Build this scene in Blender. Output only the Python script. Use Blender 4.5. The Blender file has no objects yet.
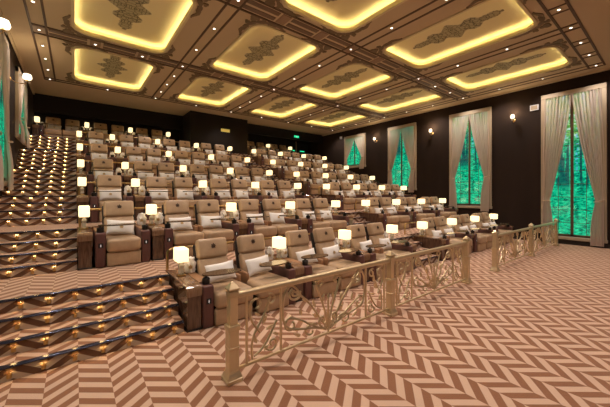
import bpy, bmesh, math, random
from mathutils import Vector, Matrix
random.seed(7)
PI = math.pi
SC = bpy.context.scene
COL = SC.collection

# ------------------------------------------------------------ materials
def mat(name, color, rough=.6, metal=0, emis=None, estr=0, coat=0, bump=None, spec=None, trans=0, alpha=1, vary=None, sheen=0):
    m = bpy.data.materials.new(name); m.use_nodes = True
    nt = m.node_tree; b = nt.nodes['Principled BSDF']
    b.inputs['Base Color'].default_value = (*color, 1)
    b.inputs['Roughness'].default_value = rough
    b.inputs['Metallic'].default_value = metal
    b.inputs['Coat Weight'].default_value = coat
    b.inputs['Transmission Weight'].default_value = trans
    b.inputs['Alpha'].default_value = alpha
    b.inputs['Sheen Weight'].default_value = sheen
    if spec is not None: b.inputs['Specular IOR Level'].default_value = spec
    if emis:
        b.inputs['Emission Color'].default_value = (*emis, 1); b.inputs['Emission Strength'].default_value = estr
    if bump or vary:
        tc = nt.nodes.new('ShaderNodeTexCoord')
    if bump:
        n = nt.nodes.new('ShaderNodeTexNoise'); n.inputs['Scale'].default_value = bump[0]; n.inputs['Detail'].default_value = 4
        bp = nt.nodes.new('ShaderNodeBump'); bp.inputs['Strength'].default_value = bump[1]; bp.inputs['Distance'].default_value = .01
        nt.links.new(tc.outputs['Object'], n.inputs['Vector']); nt.links.new(n.outputs['Fac'], bp.inputs['Height'])
        nt.links.new(bp.outputs['Normal'], b.inputs['Normal'])
    if vary:   # (scale, (r,g,b), stretch)
        mp = nt.nodes.new('ShaderNodeMapping'); mp.inputs['Scale'].default_value = vary[2]
        n = nt.nodes.new('ShaderNodeTexNoise'); n.inputs['Scale'].default_value = vary[0]; n.inputs['Detail'].default_value = 5
        r = nt.nodes.new('ShaderNodeValToRGB')
        r.color_ramp.elements[0].position = .35; r.color_ramp.elements[1].position = .65
        r.color_ramp.elements[0].color = (*color, 1); r.color_ramp.elements[1].color = (*vary[1], 1)
        nt.links.new(tc.outputs['Object'], mp.inputs['Vector']); nt.links.new(mp.outputs[0], n.inputs['Vector'])
        nt.links.new(n.outputs['Fac'], r.inputs['Fac']); nt.links.new(r.outputs[0], b.inputs['Base Color'])
    return m

class NT:
    """tiny node expression helper"""
    def __init__(s, m): s.nt = m.node_tree
    def n(s, t): return s.nt.nodes.new(t)
    def put(s, sock, v):
        if isinstance(v, (int, float)): sock.default_value = v
        elif isinstance(v, tuple): sock.default_value = v
        else: s.nt.links.new(v, sock)
    def math(s, op, a, b=None, c=None, clamp=False):
        x = s.n('ShaderNodeMath'); x.operation = op; x.use_clamp = clamp
        s.put(x.inputs[0], a)
        if b is not None: s.put(x.inputs[1], b)
        if c is not None: s.put(x.inputs[2], c)
        return x.outputs[0]
    def sstep(s, v, lo, hi):
        x = s.n('ShaderNodeMapRange'); x.interpolation_type = 'SMOOTHSTEP'
        s.put(x.inputs[0], v); x.inputs[1].default_value = lo; x.inputs[2].default_value = hi
        return x.outputs[0]
    def mix(s, f, a, b):
        x = s.n('ShaderNodeMix'); x.data_type = 'RGBA'
        s.put(x.inputs[0], f); s.put(x.inputs[6], a); s.put(x.inputs[7], b)
        return x.outputs[2]
    def xyz(s, v=None, kind='Object'):
        if v is None: v = s.n('ShaderNodeTexCoord').outputs[kind]
        x = s.n('ShaderNodeSeparateXYZ'); s.nt.links.new(v, x.inputs[0]); return x.outputs
    def vec(s, a, b, c):
        x = s.n('ShaderNodeCombineXYZ'); s.put(x.inputs[0], a); s.put(x.inputs[1], b); s.put(x.inputs[2], c); return x.outputs[0]
    def noise(s, v, sc, det=3, rough=.5):
        x = s.n('ShaderNodeTexNoise'); s.nt.links.new(v, x.inputs['Vector'])
        x.inputs['Scale'].default_value = sc; x.inputs['Detail'].default_value = det; x.inputs['Roughness'].default_value = rough
        return x.outputs['Fac']
    def voro(s, v, sc, feat='F1'):
        x = s.n('ShaderNodeTexVoronoi'); x.feature = feat; s.nt.links.new(v, x.inputs['Vector']); x.inputs['Scale'].default_value = sc
        return x.outputs['Distance']
    def bsdf(s): return s.nt.nodes['Principled BSDF']

COLW, PERIOD, TANA = .277, .208, .79
def carpet_mat():
    m = mat('carpet_chevron', (.5,.3,.2), .95, sheen=.2)
    e = NT(m); o = e.xyz()                       # setting objects sit at the world origin
    xs = e.math('ADD', o[0], 50*COLW - .03)
    t = e.math('PINGPONG', xs, COLW)
    odd = e.math('MULTIPLY', e.math('MODULO', e.math('FLOOR', e.math('DIVIDE', xs, COLW)), 2.0), PERIOD/2)
    v = e.math('ADD', e.math('ADD', e.math('SUBTRACT', o[1], o[2]), e.math('MULTIPLY', t, TANA)), odd)
    fr = e.math('FRACT', e.math('DIVIDE', e.math('ADD', v, 40), PERIOD))
    tri = e.math('ABSOLUTE', e.math('SUBTRACT', fr, .5))
    k = e.sstep(tri, .235, .275)
    tc = e.n('ShaderNodeTexCoord').outputs['Object']
    nz = e.noise(tc, 90, 3); big = e.noise(tc, .9, 2)
    c = e.mix(k, (.25,.095,.04,1), (.66,.445,.325,1))
    f = e.math('ADD', e.math('MULTIPLY', nz, .5), e.math('MULTIPLY', big, .3))
    c2 = e.mix(e.math('MULTIPLY', f, .45), c, (.22,.11,.06,1))
    b = e.bsdf(); e.put(b.inputs['Base Color'], c2)
    bp = e.n('ShaderNodeBump'); bp.inputs['Strength'].default_value = .35; bp.inputs['Distance'].default_value = .01
    e.put(bp.inputs['Height'], nz); e.put(b.inputs['Normal'], bp.outputs[0])
    return m
def riser_mat():      # the same carpet running up the riser: big dark and light lozenges
    m = mat('carpet_riser', (.5,.3,.2), .95)
    e = NT(m); o = e.xyz()
    t = e.math('PINGPONG', e.math('ADD', o[0], 50*COLW - .03), COLW)
    v = e.math('ADD', o[2], e.math('MULTIPLY', t, .60))
    fr = e.math('FRACT', e.math('DIVIDE', e.math('ADD', v, 40.04), .163))
    k = e.sstep(e.math('ABSOLUTE', e.math('SUBTRACT', fr, .5)), .23, .27)
    c = e.mix(k, (.15,.07,.04,1), (.52,.40,.32,1))
    e.put(e.bsdf().inputs['Base Color'], c)
    return m
def medallion_mat():  # coffer panel: warm plaster, panel joints, dark arabesque in the middle
    m = mat('coffer_panel', (.6,.5,.3), .7)
    e = NT(m); tc = e.n('ShaderNodeTexCoord').outputs['Object']; o = e.xyz(tc)
    ax = e.math('ABSOLUTE', o[0]); ay = e.math('ABSOLUTE', o[1])
    sv = e.vec(ax, ay, 0.0)
    wob = e.noise(sv, 5.0, 3, .6)
    w = e.math('MULTIPLY', e.math('SUBTRACT', wob, .5), 1.9)
    env = e.math('POWER', e.math('SUBTRACT', 1.0, e.math('DIVIDE', ay, 1.35), clamp=True), .75)
    lob = e.math('ADD', .40, e.math('MULTIPLY', e.math('COSINE', e.math('MULTIPLY', ay, 11.5)), .10))
    W = e.math('ADD', e.math('MULTIPLY', env, lob), e.math('MULTIPLY', w, .09))
    mask = e.math('SUBTRACT', 1.0, e.sstep(e.math('SUBTRACT', ax, W), -.02, .02))
    mask = e.math('MULTIPLY', mask, e.math('LESS_THAN', ay, 1.3))
    fil = e.sstep(e.voro(sv, 9, 'DISTANCE_TO_EDGE'), .03, .09)
    hole = e.math('SUBTRACT', 1.0, e.math('MULTIPLY', fil, .45))
    mk = e.math('MULTIPLY', mask, hole)
    gx = e.math('ABSOLUTE', e.math('SUBTRACT', e.math('FRACT', e.math('ADD', e.math('DIVIDE', o[0], .66), .5)), .5))
    gy = e.math('ABSOLUTE', e.math('SUBTRACT', e.math('FRACT', e.math('ADD', e.math('DIVIDE', o[1], .66), 0.0)), .5))
    g = e.math('MAXIMUM', e.math('GREATER_THAN', gx, .485), e.math('GREATER_THAN', gy, .485))
    c = e.mix(e.math('MULTIPLY', g, .18), (.88,.79,.50,1), (.95,.9,.65,1))
    c = e.mix(mk, c, (.13,.115,.07,1))
    e.put(e.bsdf().inputs['Base Color'], c)
    return m
def forest_mat():
    m = bpy.data.materials.new('backlit_forest'); m.use_nodes = True
    e = NT(m); nt = m.node_tree
    for n in list(nt.nodes): nt.nodes.remove(n)
    tc = e.n('ShaderNodeTexCoord').outputs['Object']; o = e.xyz(tc)   # y along wall, z up from the sill
    z = e.math('DIVIDE', o[2], 5.6)
    leaf = e.noise(e.vec(o[0], o[1], e.math('MULTIPLY', o[2], 1.6)), 5.5, 6, .72)
    leaf2 = e.noise(e.vec(3.0, e.math('ADD', e.math('MULTIPLY', o[1], 1.0), e.math('MULTIPLY', o[2], .7)), e.math('MULTIPLY', o[2], 3.0)), 7, 4, .7)
    tr = e.noise(e.vec(0.0, e.math('ADD', e.math('MULTIPLY', o[1], 5.5), e.math('MULTIPLY', leaf, .5)), e.math('MULTIPLY', o[2], .16)), 1.6, 2, .4)
    lo = e.n('ShaderNodeValToRGB'); lo.color_ramp.elements[0].position = .41; lo.color_ramp.elements[1].position = .66
    lo.color_ramp.elements[0].color = (.0,.05,.035,1); lo.color_ramp.elements[1].color = (.06,.9,.42,1)
    x = lo.color_ramp.elements.new(.51); x.color = (.0,.40,.20,1)
    e.put(lo.inputs[0], e.math('ADD', e.math('MULTIPLY', leaf, .5), e.math('MULTIPLY', leaf2, .5)))
    hi = e.n('ShaderNodeValToRGB'); hi.color_ramp.elements[0].position = .38; hi.color_ramp.elements[1].position = .62
    hi.color_ramp.elements[0].color = (.02,.16,.03,1); hi.color_ramp.elements[1].color = (.55,.66,.75,1)
    x = hi.color_ramp.elements.new(.5); x.color = (.12,.42,.06,1)
    e.put(hi.inputs[0], leaf)
    c = e.mix(e.sstep(e.math('ADD', z, e.math('MULTIPLY', leaf, .3)), .72, .95), lo.outputs[0], hi.outputs[0])
    trunk = e.math('MULTIPLY', e.sstep(tr, .53, .56), e.sstep(e.math('ADD', z, e.math('MULTIPLY', leaf2, .2)), .42, .5))
    c = e.mix(e.math('MULTIPLY', trunk, .85), c, (.006,.03,.05,1))
    blue = e.math('MULTIPLY', e.sstep(tr, .44, .40), e.math('MULTIPLY', e.sstep(z, .4, .5), e.sstep(leaf, .48, .56)))
    c = e.mix(e.math('MULTIPLY', blue, .6), c, (.10,.35,.75,1))
    em = e.n('ShaderNodeEmission'); e.put(em.inputs[0], c); em.inputs[1].default_value = 1.25
    out = e.n('ShaderNodeOutputMaterial'); e.put(out.inputs[0], em.outputs[0])
    return m
def curtain_mat():
    m = bpy.data.materials.new('sheer_curtain'); m.use_nodes = True
    e = NT(m); nt = m.node_tree
    for n in list(nt.nodes): nt.nodes.remove(n)
    d = e.n('ShaderNodeBsdfDiffuse'); d.inputs[0].default_value = (.68,.56,.49,1)
    t = e.n('ShaderNodeBsdfTranslucent'); t.inputs[0].default_value = (.62,.5,.42,1)
    p = e.n('ShaderNodeBsdfTransparent')
    a = e.n('ShaderNodeMixShader'); a.inputs[0].default_value = .03; e.put(a.inputs[1], d.outputs[0]); e.put(a.inputs[2], t.outputs[0])
    at = e.n('ShaderNodeAttribute'); at.attribute_name = 'spread'
    b = e.n('ShaderNodeMixShader'); e.put(b.inputs[0], e.math('ADD', .04, e.math('MULTIPLY', .40, e.math('POWER', at.outputs['Fac'], 4.5)))); e.put(b.inputs[1], a.outputs[0]); e.put(b.inputs[2], p.outputs[0])
    out = e.n('ShaderNodeOutputMaterial'); e.put(out.inputs[0], b.outputs[0])
    return m

M = dict(
 carpet=carpet_mat(), riser=riser_mat(), panel=medallion_mat(), forest=forest_mat(), curtain=curtain_mat(),
 leather=mat('tan_leather', (.50,.34,.215), .40, bump=(60,.25), vary=(7,(.43,.285,.175),(1,1,1))),
 mauve=mat('mauve_leather', (.12,.048,.042), .4, bump=(60,.2)),
 padtan=mat('brown_leather', (.33,.17,.085), .38, bump=(60,.2)),
 dark=mat('dark_base', (.02,.014,.012), .6),
 wood=mat('walnut_wood', (.065,.030,.018), .22, coat=.5, vary=(9,(.14,.07,.04),(6,6,.5))),
 woodtop=mat('walnut_top', (.17,.09,.05), .14, coat=.6, vary=(6,(.26,.15,.09),(8,.6,1))),
 brass=mat('brass', (.62,.42,.18), .28, 1),
 champagne=mat('champagne_paint', (.66,.52,.33), .32, .62),
 black=mat('black_plastic', (.008,.008,.01), .35),
 white_mark=mat('white_mark', (.8,.8,.8), .5, emis=(1,1,1), estr=.4),
 tray=mat('bronze_tray', (.20,.13,.075), .22, .6, coat=.3),
 linen=mat('white_linen', (.84,.80,.78), .85, bump=(35,.3)),
 gold_print=mat('gold_print', (.5,.33,.15), .6),
 emblem=mat('brown_emblem', (.07,.035,.02), .5),
 shade=mat('lit_shade', (.9,.8,.6), .8, emis=(1,.76,.40), estr=1.7),
 glass=mat('crystal', (.85,.8,.72), .08, spec=.8, trans=.55),
 wall=mat('dark_wall_cloth', (.022,.013,.010), .85, spec=.2, vary=(1.5,(.028,.017,.013),(1,1,.3))),
 panelling=mat('dark_panelling', (.012,.007,.006), .6, spec=.25),
 ceil=mat('ceiling_plaster', (.62,.49,.32), .8),
 cove=mat('cove_plaster', (.74,.64,.40), .7),
 line=mat('dark_moulding', (.12,.07,.045), .6),
 tile=mat('bronze_tile', (.34,.22,.14), .5),
 inlay=mat('dark_inlay', (.19,.12,.08), .5),
 orn=mat('ornament_relief', (.22,.155,.09), .6),
 strip=mat('led_strip', (1,.9,.6), .5, emis=(1,.84,.44), estr=12),
 down=mat('downlight_lens', (1,1,1), .5, emis=(1,.93,.82), estr=4),
 nosing=mat('nosing_metal', (.07,.085,.15), .22, .85),
 glow=mat('step_light_lens', (1,.8,.4), .5, emis=(1,.64,.22), estr=48),
 casing=mat('cream_casing', (.42,.34,.25), .5),
 sash=mat('window_sash', (.10,.05,.025), .45),
 pane=None,
 sconce=mat('frosted_glass_lit', (1,.9,.75), .5, emis=(1,.83,.58), estr=2.2),
 offwhite=mat('offwhite_plastic', (.62,.62,.68), .5),
 exitg=mat('green_sign', (0,.3,.1), .5, emis=(.02,.8,.35), estr=1.2),
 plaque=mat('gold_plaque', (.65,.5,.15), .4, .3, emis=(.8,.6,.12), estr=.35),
 rope=mat('tieback_cord', (.5,.36,.24), .7),
)
def glass_pane():
    m = bpy.data.materials.new('window_glass'); m.use_nodes = True
    e = NT(m); nt = m.node_tree
    for n in list(nt.nodes): nt.nodes.remove(n)
    g = e.n('ShaderNodeBsdfGlossy'); g.inputs['Roughness'].default_value = .05
    t = e.n('ShaderNodeBsdfTransparent'); a = e.n('ShaderNodeMixShader'); a.inputs[0].default_value = .05
    e.put(a.inputs[1], t.outputs[0]); e.put(a.inputs[2], g.outputs[0])
    out = e.n('ShaderNodeOutputMaterial'); e.put(out.inputs[0], a.outputs[0]); return m
M['pane'] = glass_pane()

# ------------------------------------------------------------ mesh helpers
class MB:
    def __init__(s): s.bm = bmesh.new()
    def box(s, x0,x1,y0,y1,z0,z1, bev=0, seg=2, mtx=None):
        r = bmesh.ops.create_cube(s.bm, size=1)
        vs = r['verts']
        for v in vs: v.co = Vector(((x0+x1)/2 + v.co.x*(x1-x0), (y0+y1)/2 + v.co.y*(y1-y0), (z0+z1)/2 + v.co.z*(z1-z0)))
        if bev:
            es = list({e for v in vs for e in v.link_edges})
            rr = bmesh.ops.bevel(s.bm, geom=es, offset=bev, segments=seg, profile=.5, affect='EDGES')
            vs = list({v for f in rr['faces'] for v in f.verts} | {v for v in vs if v.is_valid})
            if seg > 1:
                pass
        if mtx is not None: bmesh.ops.transform(s.bm, matrix=mtx, verts=vs)
        return s
    def tube(s, pts, r, n=8, cap=True, rad=None):
        pts = [Vector(p) for p in pts]; rings = []
        up = None
        for i, p in enumerate(pts):
            t = (pts[min(i+1,len(pts)-1)] - pts[max(i-1,0)]).normalized()
            if up is None: up = Vector((0,0,1)) if abs(t.z) < .9 else Vector((1,0,0))
            a = t.cross(up)
            if a.length < 1e-4: a = t.orthogonal()
            a.normalize(); b = a.cross(t).normalized(); up = b
            rr = rad[i] if rad else r
            rings.append([s.bm.verts.new(p + (a*math.cos(2*PI*k/n) + b*math.sin(2*PI*k/n))*rr) for k in range(n)])
        for i in range(len(rings)-1):
            for k in range(n):
                s.bm.faces.new((rings[i][k], rings[i][(k+1)%n], rings[i+1][(k+1)%n], rings[i+1][k]))
        if cap: s.bm.faces.new(rings[0][::-1]); s.bm.faces.new(rings[-1])
        return s
    def lathe(s, prof, n=16, c=(0,0,0), sx=1, sy=1, rot=0):
        rings = []
        for r, z in prof:
            rings.append([s.bm.verts.new((c[0]+r*sx*math.cos(2*PI*k/n+rot), c[1]+r*sy*math.sin(2*PI*k/n+rot), c[2]+z)) for k in range(n)])
        for i in range(len(rings)-1):
            for k in range(n): s.bm.faces.new((rings[i][k], rings[i][(k+1)%n], rings[i+1][(k+1)%n], rings[i+1][k]))
        s.bm.faces.new(rings[0][::-1]); s.bm.faces.new(rings[-1])
        return s
    def poly(s, pts2, y0, y1, axis='y'):
        """extrude an outline: axis y -> outline in xz, axis z -> outline in xy, axis x -> outline in yz"""
        f = {'y': lambda a,b,d: (a,d,b), 'z': lambda a,b,d: (a,b,d), 'x': lambda a,b,d: (d,a,b)}[axis]
        A = [s.bm.verts.new(f(a,b,y0)) for a,b in pts2]; B = [s.bm.verts.new(f(a,b,y1)) for a,b in pts2]
        s.bm.faces.new(A); s.bm.faces.new(B[::-1])
        for i in range(len(A)): s.bm.faces.new((A[i], B[i], B[(i+1)%len(A)], A[(i+1)%len(A)]))
        return s
    def xf(s, m): bmesh.ops.transform(s.bm, matrix=m, verts=s.bm.verts); return s
    def mesh(s, name, material, smooth=True, angle=40):
        bmesh.ops.recalc_face_normals(s.bm, faces=s.bm.faces)
        me = bpy.data.meshes.new(name)
        for f in s.bm.faces: f.smooth = smooth
        if smooth:
            lim = math.radians(angle)
            for e in s.bm.edges:
                if len(e.link_faces) == 2 and e.calc_face_angle(0) > lim: e.smooth = False
        s.bm.to_mesh(me); s.bm.free()
        me.materials.append(material); return me
    def build(s, name, material, parent=None, loc=(0,0,0), smooth=True, kind=None, label=None, rot=None):
        return put(name, s.mesh(name, material, smooth), parent, loc, kind, label, rot)

def put(name, me, parent=None, loc=(0,0,0), kind=None, label=None, rot=None):
    o = bpy.data.objects.new(name, me); COL.objects.link(o); o.location = loc
    if rot: o.rotation_euler = rot
    if parent: o.parent = parent
    if kind: o['kind'] = kind
    if label: o['label'] = label
    return o
def tag(o, label, cat, group=None):
    o['label'] = label; o['category'] = cat
    if group: o['group'] = group
    return o
def empty(name, loc=(0,0,0), rz=0):
    o = bpy.data.objects.new(name, None); COL.objects.link(o); o.location = loc; o.rotation_euler = (0,0,rz); o.empty_display_size = .1
    return o
def kids(o): return KIDS.get(o.name, [])
KIDS = {}
def index_tree(root):
    KIDS[root.name] = [c for c in bpy.data.objects if c.parent == root]
    for c in KIDS[root.name]: index_tree(c)
def copy_tree(o, parent=None):
    c = o.copy(); COL.objects.link(c)
    if parent: c.parent = parent
    for ch in kids(o): copy_tree(ch, c)
    return c
class Proto:
    """first use moves the prototype itself, later uses copy it and its parts"""
    def __init__(s, root): s.root = root; s.used = False; index_tree(root)
    def at(s, loc, rz=0):
        o = s.root if not s.used else copy_tree(s.root)
        s.used = True; o.location = loc; o.rotation_euler = (0,0,rz); return o
ORD = ['first','second','third','fourth','fifth','sixth','seventh','eighth','ninth','tenth','eleventh','twelfth','thirteenth',
 'fourteenth','fifteenth','sixteenth','seventeenth','eighteenth','nineteenth','twentieth','twenty-first','twenty-second','twenty-third',
 'twenty-fourth','twenty-fifth','twenty-sixth','twenty-seventh','twenty-eighth','twenty-ninth','thirtieth']
ROWN = ['front row','second row','third row','fourth row','fifth row','sixth row','back row']

# ------------------------------------------------------------ room numbers
XL, XR = -1.5, 15.3
YF, YB = -9.0, 18.75
H = 6.56
PITCH = 2.165
PZ = [0, .65, 1.30, 1.94, 2.72, 3.55, 4.37]
NST = [4, 4, 4, 5, 5, 5]
def front(g): return 4.36 + PITCH*g
def edge(g): return front(g-1) + 1.2            # front edge of tier g behind the row before it
AX0, AX1 = 0.03, 1.235                          # left aisle edge behind / at the front row
RX0, RX1 = 7.2, 8.5                             # right aisle

# ------------------------------------------------------------ setting
def struct(name, mb, m, smooth=False): return mb.build(name, m, smooth=smooth, kind='structure')
struct('floor', MB().box(XL-.1,XR+.1,YF,YB,-.2,0), M['carpet'])
T = MB()                                         # the tiers the rows stand on
for g in range(1, 7):
    y0 = edge(g); y1 = edge(g+1) if g < 6 else YB
    for x0, x1 in (((AX0 if g > 1 else AX1), RX0), (RX1, XR)):
        if g == 6:
            if x0 < 1: x0 = XL; x1 = RX0
        T.box(x0, x1, y0, y1, PZ[g-1]-.02 if g>1 else 0, PZ[g])
struct('floor_tiers', T, M['carpet'])
def steps(name, ranges):
    tread = MB(); ris = MB(); nos = MB(); lights = []
    n = 0
    for g in range(6):
        x0, x1 = ranges(g)
        r = (PZ[g+1]-PZ[g])/NST[g]; t = .28 if NST[g] == 4 else .22
        for j in range(NST[g]):
            y = front(g)+.06 + t*j; z = PZ[g] + r*(j+1)
            yn = front(g)+.06+t*(j+1) if j < NST[g]-1 else front(g+1)+.06
            if g == 5 and j == NST[g]-1: yn = edge(6)+.01 if edge(6) > y else y+.3
            tread.box(x0, x1, y+.012, yn+.012, PZ[g]-.02 if g else 0, z)
            ris.box(x0, x1, y, y+.012, z-r, z-.004)
            xe = x1 + (.0 if g else 0)
            nos.box(x0, xe, y-.03, y+.035, z-.018, z+.006, .006, 1)
            lights.append((g, n, y, z, x0, x1)); n += 1
    tr = struct(name, tread, M['carpet'])
    ris.build('riser', M['riser'], tr, smooth=False); nos.build('nosing', M['nosing'], tr)
    return lights
LST = steps('stairs_left', lambda g: (XL, AX1) if g == 0 else (XL, AX0))
RST = steps('stairs_right', lambda g: (RX0, RX1))

struct('wall_left', MB().box(XL-.2,XL,YF,YB+.2,0,H+.6), M['wall'])
struct('wall_right', MB().box(XR,XR+.2,YF,YB+.2,0,H+.6), M['wall'])
struct('wall_back', MB().box(XL-.2,XR+.2,YB,YB+.2,0,H+.6), M['panelling'])
struct('wall_front', MB().box(XL-.2,XR+.2,YF-.2,YF,0,H+.6), M['wall'])
struct('wall_booth', MB().box(5.0,8.45,16.62,YB,3.4,H), M['panelling'])
struct('trim_bulkhead', MB().box(XL,5.0,18.1,18.4,5.75,H).box(8.45,XR,17.35,17.6,5.95,H), M['panelling'])
struct('baseboard_right', MB().box(XR-.03,XR,YF,5.4,0,.14), M['dark'])

# ceiling with rounded openings
BX = [-.784, 3.03, 6.86, 10.73, 14.6]            # light strips running towards the back
BY = [1.88, 6.43, 10.99, 15.48]                  # cross strips
def rrect(hx, hy, r, n=6):
    pts = []
    for cx, cy, a0 in ((hx-r,hy-r,0),(-hx+r,hy-r,90),(-hx+r,-hy+r,180),(hx-r,-hy+r,270)):
        for k in range(n+1):
            a = math.radians(a0+90*k/n); pts.append((cx+r*math.cos(a), cy+r*math.sin(a)))
    return pts
CEL = []
cm = MB()
def quad(mb, pts, z):
    return mb.bm.faces.new([mb.bm.verts.new((x,y,z)) for x,y in pts])
HX, HY, RR = 1.13, 1.74, .36
for i in range(4):
    for j in range(3):
        x0,x1,y0,y1 = BX[i],BX[i+1],BY[j],BY[j+1]
        cx, cy = (x0+x1)/2, (y0+y1)/2
        CEL.append((i,j,cx,cy))
        inn = rrect(HX,HY,RR); n = len(inn)
        out = []
        cor = ((x1,y1),(x0,y1),(x0,y0),(x1,y0))
        I = [cm.bm.verts.new((cx+a,cy+b,H)) for a,b in inn]
        Cn = [cm.bm.verts.new((a,b,H)) for a,b in cor]
        q = n//4
        for k in range(4):
            for t in range(q-1): cm.bm.faces.new((I[k*q+t], I[k*q+t+1], Cn[k]))
            a = I[k*q+q-1]; b = I[(k*q+q)%n]
            cm.bm.faces.new((a, b, Cn[(k+1)%4], Cn[k]))
for pts in (((XL,YF),(XR,YF),(XR,BY[0]),(XL,BY[0])), ((XL,BY[3]),(XR,BY[3]),(XR,YB),(XL,YB)),
            ((XL,BY[0]),(BX[0],BY[0]),(BX[0],BY[3]),(XL,BY[3])), ((BX[4],BY[0]),(XR,BY[0]),(XR,BY[3]),(BX[4],BY[3]))):
    quad(cm, pts, H)
bmesh.ops.remove_doubles(cm.bm, verts=cm.bm.verts, dist=.001)
bmesh.ops.recalc_face_normals(cm.bm, faces=cm.bm.faces)
for f in cm.bm.faces:
    if f.normal.z > 0: f.normal_flip()
ceil_me = bpy.data.meshes.new('ceiling'); cm.bm.to_mesh(ceil_me); cm.bm.free(); ceil_me.materials.append(M['ceil'])
put('ceiling', ceil_me, kind='structure')
struct('ceiling_slab', MB().box(XL-.2,XR+.2,YF-.2,YB+.2,H+.55,H+.7), M['ceil'])

# mouldings
def lineY(x, y0, y1, w=.045): return MB().box(x-w/2,x+w/2,y0,y1,H-.02,H+.002)
tn = 1
def trim(mb, m):
    global tn
    o = mb.build('trim_%d' % tn, m, smooth=False, kind='structure'); tn += 1; return o
for x in BX:
    t = MB()
    for dx in (-.16,.16): t.box(x+dx-.026,x+dx+.026,BY[0]-.16,BY[3]+.12,H-.02,H+.002)
    if x == BX[4]:
        pass
    trim(t, M['line'])
for k, y in enumerate(BY):
    w = (.2,.275,.275,.12)[k]
    t = MB()
    for dy in (-w, w): t.box(BX[0]-.18,BX[4]+.18,y+dy-.027,y+dy+.027,H-.024,H+.002)
    trim(t, M['line'])
    if k in (1,2):
        t = MB(); s = MB()
        for i in range(4):
            for q in range(3):
                a = BX[i] + (BX[i+1]-BX[i])*q/3; b = BX[i] + (BX[i+1]-BX[i])*(q+1)/3
                for dy in (-.12,.12): t.box(a+.2,b-.2,y+dy-.07,y+dy+.07,H-.014,H+.002)
                s.box(a-.13,a+.13,y-.2,y+.2,H-.018,H+.002)
        trim(t, M['inlay']); trim(s, M['tile'])
    if k == 0:
        t = MB()
        for i in range(4):
            for q in range(3):
                for dx in (-.17,.17):
                    a = BX[i] + (BX[i+1]-BX[i])*q/3 + dx
                    t.box(a-.02,a+.02,y-w,y+w,H-.02,H+.002)
        trim(t, M['line'])
t = MB()
for x in (XL+.03, XR-.03): t.box(x-.03,x+.03,YF,YB,H-.07,H)
trim(t, M['ceil'])

# recessed trays
def ring(mb, A, B, z0, z1, cx=0, cy=0):
    a = [mb.bm.verts.new((x,y,z0)) for x,y in A]; b = [mb.bm.verts.new((x,y,z1)) for x,y in B]
    n = len(a)
    for k in range(n): mb.bm.faces.new((a[k],a[(k+1)%n],b[(k+1)%n],b[k]))
def corner_orn():
    mb = MB(); n = 12
    # a scrolled bracket that hugs the rounded corner, in the +x +y quadrant
    def band(pts, w):
        L = []
        for i,(x,y) in enumerate(pts):
            p = Vector(pts[max(i-1,0)]); q = Vector(pts[min(i+1,len(pts)-1)]); t = (q-p).normalized(); nn = Vector((-t.y,t.x))
            ww = w[i] if isinstance(w,list) else w
            L.append((Vector((x,y))+nn*ww, Vector((x,y))-nn*ww))
        for i in range(len(L)-1):
            pl = [L[i][0],L[i+1][0],L[i+1][1],L[i][1]]
            mb.poly([(p.x,p.y) for p in pl], 0, -.02, 'z')
    R = RR + .17; cx, cy = HX-RR, HY-RR
    arc = [(cx+R*math.cos(a), cy+R*math.sin(a)) for a in [math.radians(-12+114*k/n) for k in range(n+1)]]
    band(arc, [.03+.035*abs(math.sin(k*PI/3)) for k in range(n+1)])
    for base, dx, dy in (((HX+.15,HY-.42),0,-1),((HX-.42,HY+.15),-1,0)):
        pts = [(base[0]+dx*t*.42 + dy*0 + (abs(dy))*.05*math.sin(t*5), base[1]+dy*t*.42+abs(dx)*.05*math.sin(t*5)) for t in [k/8 for k in range(9)]]
        band(pts, [.055*(1-k/9)+.018*abs(math.sin(k*1.7)) for k in range(9)])
    for px,py,r in ((HX+.14,HY+.14,.14),(HX+.23,HY-.1,.075),(HX-.1,HY+.23,.075),(HX+.16,HY-.3,.07),(HX-.3,HY+.16,.07)):
        m = 16
        for k in range(3):
            a = k*2*PI/3 + .6
            q = [(px+math.cos(a)*r*.45+r*.55*math.cos(t), py+math.sin(a)*r*.45+r*.55*math.sin(t)) for t in [2*PI*h/10 for h in range(10)]]
            mb.poly(q, 0, -.022, 'z')
    return mb
def make_tray():
    root = empty('recessed_ceiling_tray')
    A = rrect(HX,HY,RR); B = rrect(HX+.17,HY+.17,RR+.17)
    C2 = rrect(HX-.0,HY-.0,RR)
    rim = MB(); ring(rim, rrect(HX+.07,HY+.07,RR+.07), rrect(HX+.07,HY+.07,RR+.07), -.035, 0); ring(rim, rrect(HX+.07,HY+.07,RR+.07), A, -.035, -.035); ring(rim, A, A, -.035, .07); ring(rim, A, rrect(HX+.02,HY+.02,RR+.02), .07, .07)
    rim.build('rim', M['cove'], root)
    cv = MB(); ring(cv, rrect(HX+.01,HY+.01,RR+.01), B, .03, .03); ring(cv, B, B, .03, .22); cv.build('cove', M['cove'], root)
    pm = MB(); Bv = [pm.bm.verts.new((x,y,.22)) for x,y in B]; pm.bm.faces.new(Bv); pm.build('ceiling_panel', M['panel'], root, smooth=False, label='backplate painted with a dark arabesque medallion')
    st = MB(); ring(st, rrect(HX+.05,HY+.05,RR+.05,3), rrect(HX+.10,HY+.10,RR+.10,3), .045, .045); st.build('light_strip', M['strip'], root, smooth=False)
    base = corner_orn().mesh('corner_ornament', M['orn'], False)
    for sx, sy in ((1,1),(-1,1),(-1,-1),(1,-1)):
        o = put('corner_ornament', base, root, (0,0,-.001)); o.scale = (sx, sy, 1)
    return Proto(root)
tray = make_tray()
rowc = ['nearest the camera','in the middle row','in the rear row']; colc = ['by the left wall','second from the left','third from the left','by the right wall']
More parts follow.
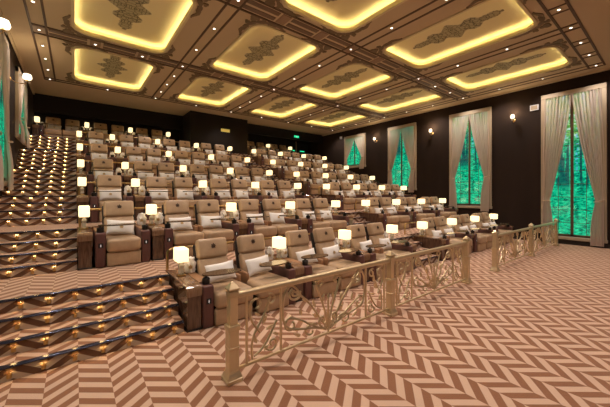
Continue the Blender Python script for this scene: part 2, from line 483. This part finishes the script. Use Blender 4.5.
for i,j,cx,cy in CEL:
    o = tray.at((cx,cy,H))
    tag(o, 'glowing rounded ceiling tray with dark arabesque, %s, %s' % (rowc[j], colc[i]), 'ceiling panel', 'lit trays in the ceiling')

# downlights
def make_down():
    r = empty('downlight')
    MB().lathe([(.04,0),(.06,-.002),(.062,-.012),(.045,-.014)], 16).build('bezel', M['champagne'], r)
    MB().lathe([(.03,-.012),(.03,-.018),(.018,-.02)], 14).build('lens', M['down'], r)
    return Proto(r)
down = make_down()
spot = bpy.data.lights.new('downlight_beam', 'SPOT'); spot.energy = 158; spot.spot_size = math.radians(125); spot.spot_blend = .9; spot.color = (1,.86,.75); spot.shadow_soft_size = .07
spot_dim = spot.copy(); spot_dim.energy = 125
DL = []
for i, x in enumerate(BX):
    for j in range(3):
        nn = 4 if j == 2 else 3
        for q in range(nn): DL.append((x, BY[j]+(BY[j+1]-BY[j])*q/nn, 'on the %s light strip from the left' % ORD[i], j*3+q))
    DL.append((x, BY[3], 'on the %s light strip from the left' % ORD[i], 10))
for k,(x,y,s,q) in enumerate(DL):
    o = down.at((x,y,H)); tag(o, 'small round downlight %s, %s from the front' % (s, ORD[q]), 'downlight', 'downlights')
    if (q % 2 == 0 or y < 7):
        l = bpy.data.objects.new('downlight_beam', spot if y < 8 else spot_dim); COL.objects.link(l); l.location = (x,y,H-.06)
for j in (1,2):
    for i in ((3,),(0,))[j-1]:
        for q in (1,2):
            x = BX[i]+(BX[i+1]-BX[i])*q/3
            o = down.at((x, BY[j], H-.016)); tag(o, 'small downlight on bronze tile of the %s cross strip, %s tile from left' % (('','front','rear')[j], ORD[q-1]), 'downlight', 'downlights')
for i in range(4):
    for q in (1,2):
        o = down.at((BX[i]+(BX[i+1]-BX[i])*q/3, BY[0], H)); tag(o, 'small downlight on the laddered front cross strip, %s from the left' % ORD[i*2+q-1], 'downlight', 'downlights')
for i in range(4):
    x = (BX[i]+BX[i+1])/2
    o = down.at((x, BY[3], H)); tag(o, 'small downlight on the rearmost cross strip behind the tray %s' % colc[i], 'downlight', 'downlights')
    for y in (-.6,-3.0,-5.6):                   # added lamps out of view, put in to brighten the open floor
        o = down.at((x, y, H)); tag(o, 'added unseen downlight over the open floor, %s, %s' % (colc[i], {-.6:'nearest',-3.0:'next',-5.6:'farthest'}[y]), 'downlight', 'downlights')
        l = bpy.data.objects.new('downlight_beam', spot); COL.objects.link(l); l.location = (x,y,H-.06)  # beam of the added downlight, extra fill for the room

# ------------------------------------------------------------ windows and curtains
def wallmap(side):
    # local: a along +Y, b out of the wall into the room, z up
    if side == 'right': return lambda a,b,z: (XR-b, a, z)
    return lambda a,b,z: (XL+b, a, z)
WIN = [(1.70,3.58,.23),(5.47,7.38,1.33),(9.30,11.17,2.24),(13.0,14.9,3.83)]
WTOP = 5.99
wn = 1
WORD = ['nearest','second nearest','third nearest','farthest']
def curtain_mesh(w, h, tie, sgn, seed):
    """hangs from z=h to z=0; outer edge at x=0, inner edge towards x=w*sgn; b (depth) about 0"""
    mb = MB(); nu, nv = 44, 40; lay = mb.bm.verts.layers.float.new('spread')
    g = []
    for j in range(nv+1):
        z = h*(1-j/nv)
        if z > tie:
            t = (h-z)/(h-tie); ww = w + (.16-w)*(t**1.25); 
        else:
            t = (tie-z)/max(tie,.01); ww = .16 + .13*math.sin(min(t*1.3,1)*PI/2)
        amp = .028 + .02*(ww/w)
        if abs(z-tie) < .12: amp *= .6
        row = []
        for i in range(nu+1):
            u = i/nu
            ph = u*2*PI*8.5 + .6*math.sin(j*.12+seed)
            x0_ = -.07*max(0,min(1,(h-z)/(.6*(h-tie)))); x = x0_ + u*(ww-x0_)
            row.append(mb.bm.verts.new((sgn*x, (amp*.8*math.sin(ph)+.01*math.sin(ph*.5+j*.2)+(.075*min(1,max(0,(1.15*tie-z)/tie*1.6)))), z)))
            row[-1][lay] = max(0.0, min(1.0, (ww-.2)/(w-.2))) if z > tie else 0.0
        g.append(row)
    for j in range(nv):
        for i in range(nu): mb.bm.faces.new((g[j][i],g[j][i+1],g[j+1][i+1],g[j+1][i]))
    return mb
def window(side, k, a0, a1, z0):
    global wn
    f = wallmap(side); rz = 0
    mx = Matrix.Rotation(0,4,'Z')
    def B(mb, p0, p1, bev=0):
        A = f(*p0); Bq = f(*p1)
        mb.box(min(A[0],Bq[0]),max(A[0],Bq[0]),min(A[1],Bq[1]),max(A[1],Bq[1]),min(A[2],Bq[2]),max(A[2],Bq[2]),bev,1); return mb
    root = empty('window_%d' % wn, f(a0,0,z0)); root['kind'] = 'structure'; wn += 1
    loc = Vector(f(a0,0,z0))
    def sub(mb, name, m, smooth=False):
        mb.xf(Matrix.Translation(-loc)); return mb.build(name, m, root, smooth=smooth)
    fr = MB(); cw = .13
    B(fr,(a0-.02,0,z0),(a0+cw,.09,WTOP+.05),.012); B(fr,(a1-cw,0,z0),(a1+.02,.09,WTOP+.05),.012); B(fr,(a0-.02,0,WTOP-cw),(a1+.02,.10,WTOP+.05),.012)
    
    sub(fr,'frame',M['casing'])
    sl = MB(); B(sl,(a0-.04,0,z0-.05),(a1+.04,.10,z0+.08),.015); sub(sl,'sill',M['casing'])
    pn = MB(); B(pn,(a0+.1,.005,z0+.1),(a1-.1,.02,WTOP-.1)); sub(pn,'backlit_picture',M['forest'])
    mu = MB(); c = (a0+a1)/2; B(mu,(c-.045,.03,z0+.1),(c+.045,.045,WTOP-.1)); B(mu,(a0+.12,.03,z0+.1),(a1-.12,.045,z0+.17)); sub(mu,'mullion',M['sash'])
    mt = MB()
    for q in (-1,1):
        B(mt,(c+q*(a1-a0)*.22-.007,.032,z0+.1),(c+q*(a1-a0)*.22+.007,.04,WTOP-.1))
    nz = max(3,int((WTOP-z0)/.52)); 
    for q in range(1,nz):
        zz = z0+.12+(WTOP-z0-.2)*q/nz; B(mt,(a0+.12,.032,zz-.007),(a1-.12,.04,zz+.007))
    sub(mt,'muntin',M['sash'])
    gl = MB(); B(gl,(a0+.12,.026,z0+.12),(a1-.12,.03,WTOP-.12)); sub(gl,'pane',M['pane'])
    # curtains
    hgt = WTOP-.13 - (z0-.17); tie = {0:1.65,1:1.6,2:1.3,3:.75}[k]
    for q, (a, sg) in enumerate(((a0+.115,1),(a1-.115,-1))):
        mb = curtain_mesh((a1-a0)/2-.11, hgt, tie, sg, k*2+q+(9 if side=='left' else 0))
        o = empty('curtain', f(a,.085,z0-.17), PI/2 if side=='right' else -PI/2)
        # local x of the curtain must run along wall
        if side == 'right': m = Matrix.Identity(4)
        else: m = Matrix.Scale(-1,4,(1,0,0))
        mb.xf(m)
        mb.build('drape', M['curtain'], o)
        tb = MB(); L = []
        for t in range(13):
            an = PI*t/12; L.append((sg*(.06+.13*math.cos(an)*-1), .075*math.sin(an)+.03, tie+.03*math.cos(an)*1))
        tb.tube(L,.016,6).xf(m); tb.build('tieback', M['rope'], o)
        which = ('right-hand' if q == 0 else 'left-hand') if side == 'right' else ('left-hand' if q == 0 else 'right-hand')
        tag(o, 'beige %s curtain tied back at the %s window of the %s wall' % (which, WORD[k], side), 'curtain', 'curtains at the windows')
for side in ('right','left'):
    for k,(a0,a1,z0) in enumerate(WIN): window(side,k,a0,a1,z0)

# sconces
def make_sconce(L, k):
    r = empty('wall_sconce')         # wall plane at local x=0, sticks out towards -x
    MB().lathe([(.055,0),(.06,.01),(.05,.02),(.02,.03)],16).xf(Matrix.Rotation(-PI/2,4,'Y')).build('backplate', M['brass'], r)
    MB().tube([(0,0,0),(-L*.3,0,-.07),(-L*.65,0,-.09),(-L*.95,0,-.05),(-L,0,.02)],.012,8).build('arm', M['brass'], r)
    MB().lathe([(.02,0),(.05*k,.01),(.03*k,.03),(.02,.05)],12,(-L,0,.0)).build('cup', M['brass'], r)
    MB().lathe([(.05*k,.05),(.085*k,.07),(.10*k,.12),(.085*k,.19),(.075*k,.22),(.06*k,.215)],18,(-L,0,0)).build('lamp_shade', M['sconce'], r)
    for a in range(5):
        MB().lathe([(.004,0),(.014,-.02),(.004,-.045)],8,(-L+.05*k*math.cos(a*1.257),.05*k*math.sin(a*1.257),-.01)).build('crystal_drop', M['glass'], r)
    return Proto(r)
sc_ = {'right': make_sconce(.23,.8), 'left': make_sconce(.37,1.15)}
scl = bpy.data.lights.new('sconce_bulb','POINT'); scl.energy = 16; scl.color = (1,.75,.45); scl.shadow_soft_size = .08
SY = [4.56, 8.33, 12.1]
for side in ('right','left'):
    for k,y in enumerate(SY):
        z = (5.22,5.24,5.36)[k]
        o = sc_[side].at((XR,y,z) if side == 'right' else (XL,y,z), 0 if side == 'right' else PI)
        tag(o, 'brass wall sconce with lit white shade, %s on the %s wall' % (('nearest','middle','farthest')[k], side), 'wall lamp', 'wall sconces')
        l = bpy.data.objects.new('sconce_bulb', scl); COL.objects.link(l); l.location = ((XR-.23) if side=='right' else (XL+.37), y, z+.32)

# ------------------------------------------------------------ recliners
SW = .56
def emblem_mesh(m, s=1):
    mb = MB()
    for k in range(5):
        a = math.radians(90 + (k-2)*36); L = .055*s*(1 if k==2 else .9 if k in (1,3) else .75)
        c, sn = math.cos(a), math.sin(a)
        pts = [(0,0),( .3*L,.16*L),(.75*L,.16*L),(L,0),(.75*L,-.16*L),(.3*L,-.16*L)]
        mb.poly([(x*c-y*sn, x*sn+y*c-.02*s) for x,y in pts], 0, -.004, 'y')
    mb.poly([(-.03*s,-.035*s),(.03*s,-.035*s),(.022*s,-.02*s),(-.022*s,-.02*s)], 0, -.004, 'y')
    return mb.mesh('emblem', m, False)
EMB = emblem_mesh(M['emblem'], 1.25); EMG = emblem_mesh(M['gold_print'], 1.0)
def make_recliner(kind):
    r = empty('recliner')                         # origin: floor, centre of the seat front
    hw = SW/2
    outs = {'L':(-1,), 'R':(1,), 'S':(-1,1)}[kind]
    xa = -hw - (.064 if kind == 'R' else 0); xb = hw + (.064 if kind == 'L' else 0)
    MB().box(-hw+.02,hw-.02,.06,.98,.0,.30,.02,1).build('base', M['dark'], r)
    MB().box(xa+.005,xb-.005,-.085,.02,.012,.262,.03,3).build('footrest', M['leather'], r)
    sm = MB().box(xa+.003,xb-.003,-.13,.66,.265,.505,.065,4)
    for v in sm.bm.verts:
        if v.co.z > .45: v.co.z += .02*math.cos(v.co.x/hw*1.4) - .05*max(0,v.co.y-.1)
    sm.build('seat', M['leather'], r)
    tilt = Matrix.Translation((0,.62,.44)) @ Matrix.Rotation(math.radians(-17),4,'X')
    bk = MB().box(-hw+.015,hw-.015,-.02,.15,-.02,.46,.045,3)
    for v in bk.bm.verts:
        if v.co.y < .05: v.co.y -= .02*math.cos(v.co.z*6-.6)
    bk.xf(tilt).build('backrest', M['leather'], r)
    hd = MB().box(-hw+.01,hw-.01,-.05,.13,.45,.79,.055,4)
    for v in hd.bm.verts:
        if v.co.y < .05: v.co.y += .03*(v.co.x/hw)**2*-1 + .015
    hd.xf(tilt)
    h = hd.build('headrest', M['leather'], r)
    p = tilt @ Vector((0,-.061,.655)); e = put('emblem', EMB, h, p, rot=(math.radians(-17),0,0), label='dark brown embossed crest')
    MB().box(-hw-.012,hw+.012,.10,.19,.02,.72,.02,2).xf(tilt).build('back_shell', M['dark'], r, label='black rear shell')
    for sd in outs:
        x0, x1 = (hw+.005, hw+.168)
        a = MB().box(x0,x1,-.04,.92,.0,.63,.028,3)
        if sd < 0: a.xf(Matrix.Scale(-1,4,(1,0,0)))
        arm = a.build('armrest', M['mauve'], r)
        cx = sd*(hw+.087)
        cp = MB().box(cx-.038,cx+.038,-.046,-.037,.36,.445,.006,1).build('control_panel', M['black'], arm)
        MB().poly([(cx-.008,.395),(cx-.002,.375),(cx+.002,.375),(cx+.008,.395),(cx+.003,.425),(cx-.003,.425)],-.048,-.0455,'y').build('symbol', M['white_mark'], cp, smooth=False)
        MB().lathe([(.05,.0),(.055,.01),(.058,.085),(.05,.09),(.045,.03)],18,(cx,.085,.63)).build('cup_holder', M['black'], arm)
        MB().box(cx-.072,cx+.072,.17,.9,.625,.65,.012,2).build('arm_pad', M['padtan'], arm)
    ins = {'L':(1,), 'R':(-1,), 'S':()}[kind]
    for sd in ins:
        a = MB().box(hw+.004,hw+.066,.34,.82,.40,.60,.028,3)
        if sd < 0: a.xf(Matrix.Scale(-1,4,(1,0,0)))
        a.build('inner_armrest', M['padtan'], r)
    sd = {'L':-1,'R':1,'S':-1}[kind]
    cx = sd*(hw+.087)
    ty = MB(); pts = []
    for k in range(28):
        t = 2*PI*k/28; pts.append((cx - sd*.27 + .31*math.cos(t)*(1), .15 + .15*math.sin(t)))
    rot = Matrix.Translation((cx,.1,0)) @ Matrix.Rotation(sd*math.radians(6),4,'Z') @ Matrix.Translation((-cx,-.1,0))
    ty.poly(pts, .745, .765, 'z').xf(rot)
    tt = ty.build('tray_table', M['tray'], r)
    MB().tube([(cx,.085,.70),(cx,.085,.75)],.022,10).build('tray_pivot', M['black'], tt)
    return Proto(r)
REC = {k: make_recliner(k) for k in 'LRS'}
def make_pillow():
    n = 14; mb = MB(); w, h, d = .25, .155, .075
    for sgn in (1,-1):
        g = []
        for i in range(n+1):
            row = []
            for j in range(n+1):
                u = -1+2*i/n; v = -1+2*j/n
                t = (max(0,(1-u*u))*max(0,(1-v*v)))**.4
                x = u*w*(1-.07*(1-v*v)*abs(u)); z = v*h*(1-.09*(1-u*u)*abs(v))
                row.append(mb.bm.verts.new((x, -sgn*d*t*(1+.06*math.sin(5*u+3*v)), z)))
            g.append(row)
        for i in range(n):
            for j in range(n): mb.bm.faces.new((g[i][j],g[i+1][j],g[i+1][j+1],g[i][j+1]))
    bmesh.ops.remove_doubles(mb.bm, verts=mb.bm.verts, dist=.0005)
    o = mb.build('cushion', M['linen'])
    put('emblem', EMG, o, (0,-.076,0), label='gold printed crest')
    return Proto(o)
PIL = make_pillow()
def make_blanket():
    mb = MB()
    bmesh.ops.create_icosphere(mb.bm, subdivisions=4, radius=1)
    from mathutils import noise
    for v in mb.bm.verts:
        c = v.co.copy(); a = math.atan2(c.y,c.x)
        n = noise.noise(c*2.3)*.30 + noise.noise(c*5.0)*.16
        fold = 1+.12*math.sin(6*a+2.5*c.z)+n
        rr = math.sqrt(max(0,1-c.z*c.z)); sq = min(1, rr*1.35)
        w = .082*(1.0 if c.z < .2 else 1.0-.45*(c.z-.2)) + (.02 if c.z > .75 else 0)
        v.co.x = math.cos(a)*sq*w*fold; v.co.y = math.sin(a)*sq*w*.8*fold
        v.co.z = max(0, .125 + c.z*.14*(1+.25*noise.noise(c*3.1)))
    o = mb.build('folded_blanket', M['linen'])
    put('emblem', EMG, o, (0,-.078,.12), label='gold printed crest')
    return Proto(o)
BLK = make_blanket()
def make_lamp():
    r = empty('table_lamp')
    MB().box(-.065,.065,-.065,.065,0,.025,.006,2).build('foot', M['brass'], r)
    MB().lathe([(.03,.025),(.055,.06),(.045,.12),(.06,.17),(.03,.22)],4,rot=PI/4).build('crystal_stem', M['glass'], r, smooth=False)
    MB().tube([(0,0,.22),(0,0,.26)],.012,8).build('stem', M['brass'], r)
    MB().box(-.088,.088,-.14,.14,.24,.46,.022,3).build('lamp_shade', M['shade'], r)
    return Proto(r)
LMP = make_lamp()
def console_mesh(w):
    # side outline (y,z), rounded top front corner
    def out(z1, r, y0, y1):
        pts = [(y0,0),(y0,z1-r)]
        for k in range(1,6):
            a = PI - PI/2*k/6; pts.append((y0+r+r*math.cos(a), z1-r+r*math.sin(a)))
        pts += [(y0+r,z1),(y1,z1),(y1,0)]
        return pts
    return out
def make_console(w=.22):
    r = empty('console_cabinet')
    o = console_mesh(w)
    MB().poly(o(.635,.06,0,1.15), -w/2+.012, w/2-.012, 'x').build('body', M['wood'], r)
    tp = MB(); y0,y1,rr,z = -.012,1.16,.072,.65
    pts = [(y0,.50),(y0,z-rr)]
    for k in range(1,7): a = PI-PI/2*k/6; pts.append((y0+rr+rr*math.cos(a), z-rr+rr*math.sin(a)))
    pts += [(y1,z)]
    inn = [(y1,z-.022)] + [(y0+.02+ (rr-.02) + (rr-.02)*math.cos(PI-PI/2*k/6), z-rr+(rr-.02)*math.sin(PI-PI/2*k/6)) for k in range(6,0,-1)] + [(y0+.018,z-rr),(y0+.018,.50)]
    tp.poly(pts+inn, -w/2, w/2, 'x').build('cabinet_top', M['woodtop'], r)
    MB().box(-w/2+.004,w/2-.004,-.006,1.155,.0,.03).build('plinth', M['dark'], r)
    return Proto(r)
CON = make_console()

LX0 = [1.37,3.28,5.18,7.08]; RXL0 = [8.66,10.60,12.50,14.38]
LXg = [1.33,3.205,5.08,6.965]; RXLg = [8.50,10.40,12.29,14.19]
def chair(kind, x, g, desc):
    o = REC[kind].at((x, front(g), PZ[g])); tag(o, 'tan leather recliner, ' + desc, 'recliner', 'recliners of the %s' % ROWN[g])
    rz = random.uniform(-.12,.12)
    sd = {'L':1,'R':-1,'S':0}[kind]
    p = PIL.at((x + sd*random.uniform(.0,.05), front(g)+.50, PZ[g]+.665)); p.rotation_euler = (math.radians(-22), random.uniform(-.1,.1), rz)
    tag(p, 'white cushion with gold crest on the recliner, ' + desc, 'cushion', 'white cushions on the recliners')
def consol(x, g, desc, bl=(1,-1), y=0):
    o = CON.at((x, front(g)+.01, PZ[g])); tag(o, 'walnut console cabinet, ' + desc, 'cabinet', 'walnut consoles between the recliners')
    l = LMP.at((x, front(g)+.70, PZ[g]+.651)); tag(l, 'lit square table lamp on console, ' + desc, 'table lamp', 'table lamps on the consoles')
    for s in bl:
        b = BLK.at((x+s*.175, front(g)+.80, PZ[g]+.652), random.uniform(-.5,.5))
        tag(b, 'white folded blanket %s of lamp, %s' % ('right' if s > 0 else 'left', desc), 'blanket', 'folded blankets beside the lamps')
def block(g, xs, name, single=None, start=0):
    k = start
    for i, x in enumerate(xs):
        bl = (1,-1)
        if i == 0 and single is None: bl = (1,)
        if i == len(xs)-1: bl = (-1,)
        consol(x, g, '%s, %s, %s from the left' % (ROWN[g], name, ORD[i + (1 if single else 0)]), bl)
        if i < len(xs)-1:
            m = (xs[i]+xs[i+1])/2; half = (xs[i+1]-xs[i])/2
            cx = half - .11 - .168 - SW/2 - .005
            chair('L', m-cx, g, '%s, %s, %s from the left' % (ROWN[g], name, ORD[k])); k += 1
            chair('R', m+cx, g, '%s, %s, %s from the left' % (ROWN[g], name, ORD[k])); k += 1
def guard_rail(g, x0, x1, name):
    """brass bar on low posts at the front edge of the next tier"""
    y = edge(g+1)+.06; z = PZ[g+1]
    r = empty('guard_rail', (0,y,z))
    h = .36; c = .09
    pts = [(x0,0,0)] + [(x0+c-c*math.cos(a), 0, h-c+c*math.sin(a)) for a in [PI/2*k/5 for k in range(6)]]
    pts += [(x1-c+c*math.sin(a), 0, h-c+c*math.cos(a)) for a in [PI/2*k/5 for k in range(6)]] + [(x1,0,0)]
    MB().tube(pts,.023,8).build('handrail', M['brass'], r)
    n = max(1,int((x1-x0)/1.9))
    for k in range(1,n):
        xx = x0+(x1-x0)*k/n; MB().tube([(xx,0,0),(xx,0,h)],.012,8).build('post', M['brass'], r)
    tag(r, 'low brass guard rail behind the %s, %s' % (ROWN[g], name), 'railing', 'brass guard rails between the rows')
for g in range(6):
    lx, rx = (LX0,RXL0) if g == 0 else (LXg,RXLg)
    if g > 0:
        consol(.14, g, '%s, left block, first from the left' % ROWN[g], ())
        chair('S', .735, g, '%s, left block, first from the left' % ROWN[g])
        block(g, lx, 'left block', True, 1)
    else: block(g, lx, 'left block')
    block(g, rx, 'right block')
    if g < 5:
        guard_rail(g, AX0+.05 if g else 1.29, RX0-.06, 'left block'); guard_rail(g, RX1+.06, 14.6, 'right block')
    else:
        guard_rail(g, AX0+.05, 4.9, 'left block'); guard_rail(g, RX1+.06, 14.6, 'right block')
block(6, [-1.36,.46,2.32,4.19], 'left block')
block(6, [8.90,10.78,12.68], 'right block')

# ------------------------------------------------------------ step lights
def make_sl():
    r = empty('step_light')
    h = MB()
    for z0, z1, rr in ((-.012,.012,.030),(-.095,-.050,.022)):
        pts = [(rr*math.cos(PI+PI*k/8), rr*math.sin(PI+PI*k/8)) for k in range(9)]
        h.poly(pts, z0, z1, 'z')
    h.box(-.006,.006,-.004,0,-.055,-.010)
    h.build('housing', M['brass'], r)
    MB().poly([(.020*math.cos(PI+PI*k/8), .020*math.sin(PI+PI*k/8)) for k in range(9)], -.015,-.012,'z').build('lens', M['glow'], r, smooth=False)
    return Proto(r)
SL = make_sl()
for g,n,y,z,x0,x1 in LST:
    k = 0; x = math.ceil((x0+.1)/COLW)*COLW
    while x < x1-.06:
        o = SL.at((x, y-.0005, z-.035)); tag(o, 'small brass riser light, %s step of the left aisle, %s from the left wall' % (ORD[n], ORD[k]), 'step light', 'glowing riser lights')
        x += COLW; k += 1
for g,n,y,z,x0,x1 in RST:
    continue
    k = 0; x = math.ceil((x0+.1)/COLW)*COLW
    while x < x1-.06:
        o = SL.at((x, y-.0005, z-.035)); tag(o, 'small brass riser light, %s step of the right aisle, %s from its left' % (ORD[n], ORD[k]), 'step light', 'glowing riser lights')
        x += COLW; k += 1

# ------------------------------------------------------------ balustrade in front of the first row
RY = 2.97
def spiral(cx, cz, r0, r1, a0, a1, n=22):
    return [(cx+(r0+(r1-r0)*k/n)*math.cos(math.radians(a0+(a1-a0)*k/n)), 0, cz+(r0+(r1-r0)*k/n)*math.sin(math.radians(a0+(a1-a0)*k/n))) for k in range(n+1)]
def bez(p0,p1,p2,p3,n=14):
    o = []
    for k in range(n+1):
        t = k/n; u = 1-t
        o.append((u**3*p0[0]+3*u*u*t*p1[0]+3*u*t*t*p2[0]+t**3*p3[0], 0, u**3*p0[1]+3*u*u*t*p1[1]+3*u*t*t*p2[1]+t**3*p3[1]))
    return o
def leaf(mb, x, z, ang, L):
    c, s = math.cos(math.radians(ang)), math.sin(math.radians(ang))
    pts = [(0,0),(.3*L,.2*L),(.7*L,.17*L),(L,0),(.7*L,-.12*L),(.3*L,-.15*L)]
    mb.poly([(x+a*c-b*s, z+a*s+b*c) for a,b in pts], -.008, .008, 'y')
def post(parent, x):
    p = MB()
    p.box(-.055,.055,-.055,.055,.10,.56,.004,1).box(-.066,.066,-.066,.066,.54,.60,.008,2).box(-.045,.045,-.045,.045,.60,.90,.004,1).box(-.055,.055,-.055,.055,.90,.96,.008,2)
    p.box(-.06,.06,-.06,.06,.34,.37,.006,1)
    o = p.build('post', M['champagne'], parent, (x,0,0))
    MB().box(-.088,.088,-.088,.088,0,.045,.006,1).lathe([(.115,.045),(.105,.07),(.085,.10),(.078,.125)],4,rot=PI/4).build('base', M['champagne'], o, smooth=False)
    MB().lathe([(.05,.96),(.085,.975),(.085,.99),(.035,1.035),(.012,1.055),(.004,1.06)],4,rot=PI/4).build('finial', M['champagne'], o, smooth=False)
ZB, ZT = .12, .85
def side_scroll(mb, x0, x1, s):
    m = (x0+x1)/2; w = x1-x0; R = .0135
    def X(a): return m + s*a*w/2
    T = lambda pts, rad=None: mb.tube([(X((p[0])), 0, p[2]) for p in pts], R, 6, rad=rad)
    T(bez((-.7,ZB+.02),(-.9,.5),(-.1,.45),(.35,.80)))
    T(spiral(.35,.74,.32,.06,90,-250,18) if False else [(.35+.33*math.cos(math.radians(a))*(1-k/22), 0, .76+.07*math.sin(math.radians(a))*(1-k/26)) for k,a in enumerate(range(110,-260,-22))])
    T(bez((-.6,ZB+.05),(.1,.2),(.5,.42),(.75,.5)))
    T([(.45+.38*math.cos(math.radians(a))*(1-k/20), 0, .24+.085*math.sin(math.radians(a))*(1-k/24)) for k,a in enumerate(range(-150,230,22))])
    T([(-.45+.38*math.cos(math.radians(a))*(1-k/20), 0, .74+.085*math.sin(math.radians(a))*(1-k/24)) for k,a in enumerate(range(200,-120,-22))])
    T(bez((-.83,.72),(-.85,.55),(-.5,.5),(-.28,.42)))
    for x,z,a,L in ((-.1,.5,60,.11),(.1,.42,20,.1),(-.45,.3,110,.11),(.2,.62,100,.1),(-.25,.6,140,.09),(.5,.36,-30,.09),(0,.18,50,.09)):
        leaf(mb, X(x), z, a if s > 0 else 180-a, L)
def centre_scroll(mb, x0, x1):
    m = (x0+x1)/2; w = (x1-x0)/2; R = .0145
    mb.tube([(m,0,ZB),(m,0,.56)],R,6,rad=None); mb.lathe([(.005,.56),(.022,.59),(.012,.63),(.003,.65)],8,(m,0,0))
    for s in (-1,1):
        X = lambda a: m+s*a*w
        T = lambda pts: mb.tube([(X(p[0]),0,p[2]) for p in pts],R,6)
        T(bez((0,ZB+.03),(.25,.35),(.35,.6),(.78,.80)))
        T([(.70+.16*math.cos(math.radians(a))*(1-k/22),0,.74+.09*math.sin(math.radians(a))*(1-k/24)) for k,a in enumerate(range(60,-280,-20))])
        T(bez((.02,ZB+.08),(.05,.45),(.2,.6),(.28,.80)))
        T([(.20+.10*math.cos(math.radians(a))*(1-k/22),0,.80+.06*math.sin(math.radians(a))*(1-k/24)) for k,a in enumerate(range(0,300,20))])
        T(bez((.05,ZB+.06),(.35,.22),(.5,.40),(.85,.47)))
        T([(.80+.15*math.cos(math.radians(a))*(1-k/22),0,.38+.10*math.sin(math.radians(a))*(1-k/24)) for k,a in enumerate(range(90,-250,-20))])
        T([(.40+.17*math.cos(math.radians(a))*(1-k/22),0,.22+.09*math.sin(math.radians(a))*(1-k/24)) for k,a in enumerate(range(150,-190,-20))])
        T([(.14+.09*math.cos(math.radians(a))*(1-k/22),0,.30+.08*math.sin(math.radians(a))*(1-k/24)) for k,a in enumerate(range(-90,240,20))])
        T(bez((.96,.50),(1.0,.90),(.78,.92),(.66,.77)))
        T([(.72+.10*math.cos(math.radians(a))*(1-k/22),0,.76+.05*math.sin(math.radians(a))*(1-k/24)) for k,a in enumerate(range(170,450,20))])
        T(bez((.96,.50),(.92,.22),(.5,.34),(.05,ZB+.04)))
        for x,z,a,L in ((.3,.5,70,.12),(.45,.62,20,.11),(.25,.36,40,.11),(.6,.45,80,.10),(.12,.55,100,.1),(.62,.2,30,.11),(.1,.2,120,.09)):
            leaf(mb, X(x), z, a if s > 0 else 180-a, L)
def balustrade(xs, label):
    r = empty('balustrade', (0,RY,0)); x0, x1 = xs[0], xs[-1]
    for x in xs: post(r, x)
    for a, b in zip(xs[:-1], xs[1:]):
        MB().box(a+.045,b-.045,-.032,.032,.868,.905,.012,3).tube([(a+.045,0,.905),(b-.045,0,.905)],.034,10).build('handrail', M['champagne'], r)
        MB().box(a+.05,b-.05,-.015,.015,.09,.12,.004,1).build('bottom_rail', M['champagne'], r)
        w = b-a; B = [a+.17, a+.17+w*.162, b-.17-w*.162, b-.17]
        for x in B: MB().box(x-.011,x+.011,-.012,.012,.12,.875).build('baluster', M['champagne'], r, smooth=False)
        m1 = MB(); side_scroll(m1, B[0], B[1], 1); m1.build('scroll', M['champagne'], r)
        m2 = MB(); side_scroll(m2, B[2], B[3], -1); m2.build('scroll', M['champagne'], r)
        m3 = MB(); centre_scroll(m3, B[1], B[2]); m3.build('scroll', M['champagne'], r)
    tag(r, label, 'railing')
balustrade([1.33,4.115,6.9], 'champagne gold scrollwork balustrade standing on the carpet before the left block')
balustrade([8.54,11.5,14.5], 'champagne gold scrollwork balustrade before the right block, ending beneath the large window')

# ------------------------------------------------------------ small wall things
o = MB().box(-.04,0,-.15,.15,-.12,.12,.012,2).build('wall_speaker', M['offwhite'], None, (XR,3.72+.12,5.62)); tag(o,'small white square speaker high on the dark wall beside the nearest right window','speaker')
MB().box(-.045,-.04,-.11,.11,-.08,.08).build('grille', M['casing'], o)
o = MB().box(-.06,0,-.1,.1,-.09,.09,.02,2).build('wall_speaker', M['offwhite'], None, (XR,15.3,6.05)); tag(o,'small white speaker on the dark wall beyond the farthest right window','speaker')
o = MB().box(-.27,.27,-.03,0,-.09,.09,.01,1).build('wall_plaque', M['plaque'], None, (7.0,16.62,5.72)); tag(o,'small lit gold plaque high on the dark projection booth wall','plaque')
ex = empty('exit_sign',(12.75,17.35,6.15)); MB().box(-.2,.2,-.05,0,-.07,.07,.01,1).build('sign_body', M['exitg'], ex)
MB().box(-.05,.05,-.054,-.05,-.03,.03).build('pictogram', M['white_mark'], ex, smooth=False)
tag(ex,'small green lit exit sign under the ceiling at the back wall','exit sign')
d = empty('door_1',(14.3,YB-.02,PZ[6])); d['kind']='structure'
MB().box(-1.2,-.62,-.05,0,0,1.6).box(-.58,0.6,-.05,0,0,1.6).build('leaf_panel', M['black'], d, smooth=False)
MB().box(-.63,-.57,-.07,0,0,1.7).build('frame', M['tile'], d, smooth=False)
for k,x in enumerate((-.95,.0)): MB().box(x-.22,x+.22,-.06,-.05,.95,1.02).build('green_band', M['exitg'], d, smooth=False)  # two glowing green strips across the dark leaves

# ------------------------------------------------------------ light in the room
w = bpy.data.worlds.new('World'); SC.world = w; w.use_nodes = True
w.node_tree.nodes['Background'].inputs[0].default_value = (.9,.75,.6,1); w.node_tree.nodes['Background'].inputs[1].default_value = .02

# ------------------------------------------------------------ camera
cam = bpy.data.cameras.new('camera'); co = bpy.data.objects.new('camera', cam); COL.objects.link(co); SC.camera = co
FPX = 294.5
cam.sensor_width = 36; cam.sensor_fit = 'HORIZONTAL'; cam.lens = 36*FPX/610; cam.shift_y = -10/610; cam.clip_start = .05; cam.clip_end = 100
co.location = (0,0,2.0); co.rotation_euler = (PI/2, 0, -math.atan(230/294.5))
vs = SC.view_settings; vs.view_transform = 'Standard'; vs.look = 'None'; vs.gamma = 1; vs.exposure = 0.0; vs.use_curve_mapping = False
SC.cycles.use_denoising = True
SC.cycles.max_bounces = 6; SC.cycles.transparent_max_bounces = 12; SC.cycles.sample_clamp_indirect = 4
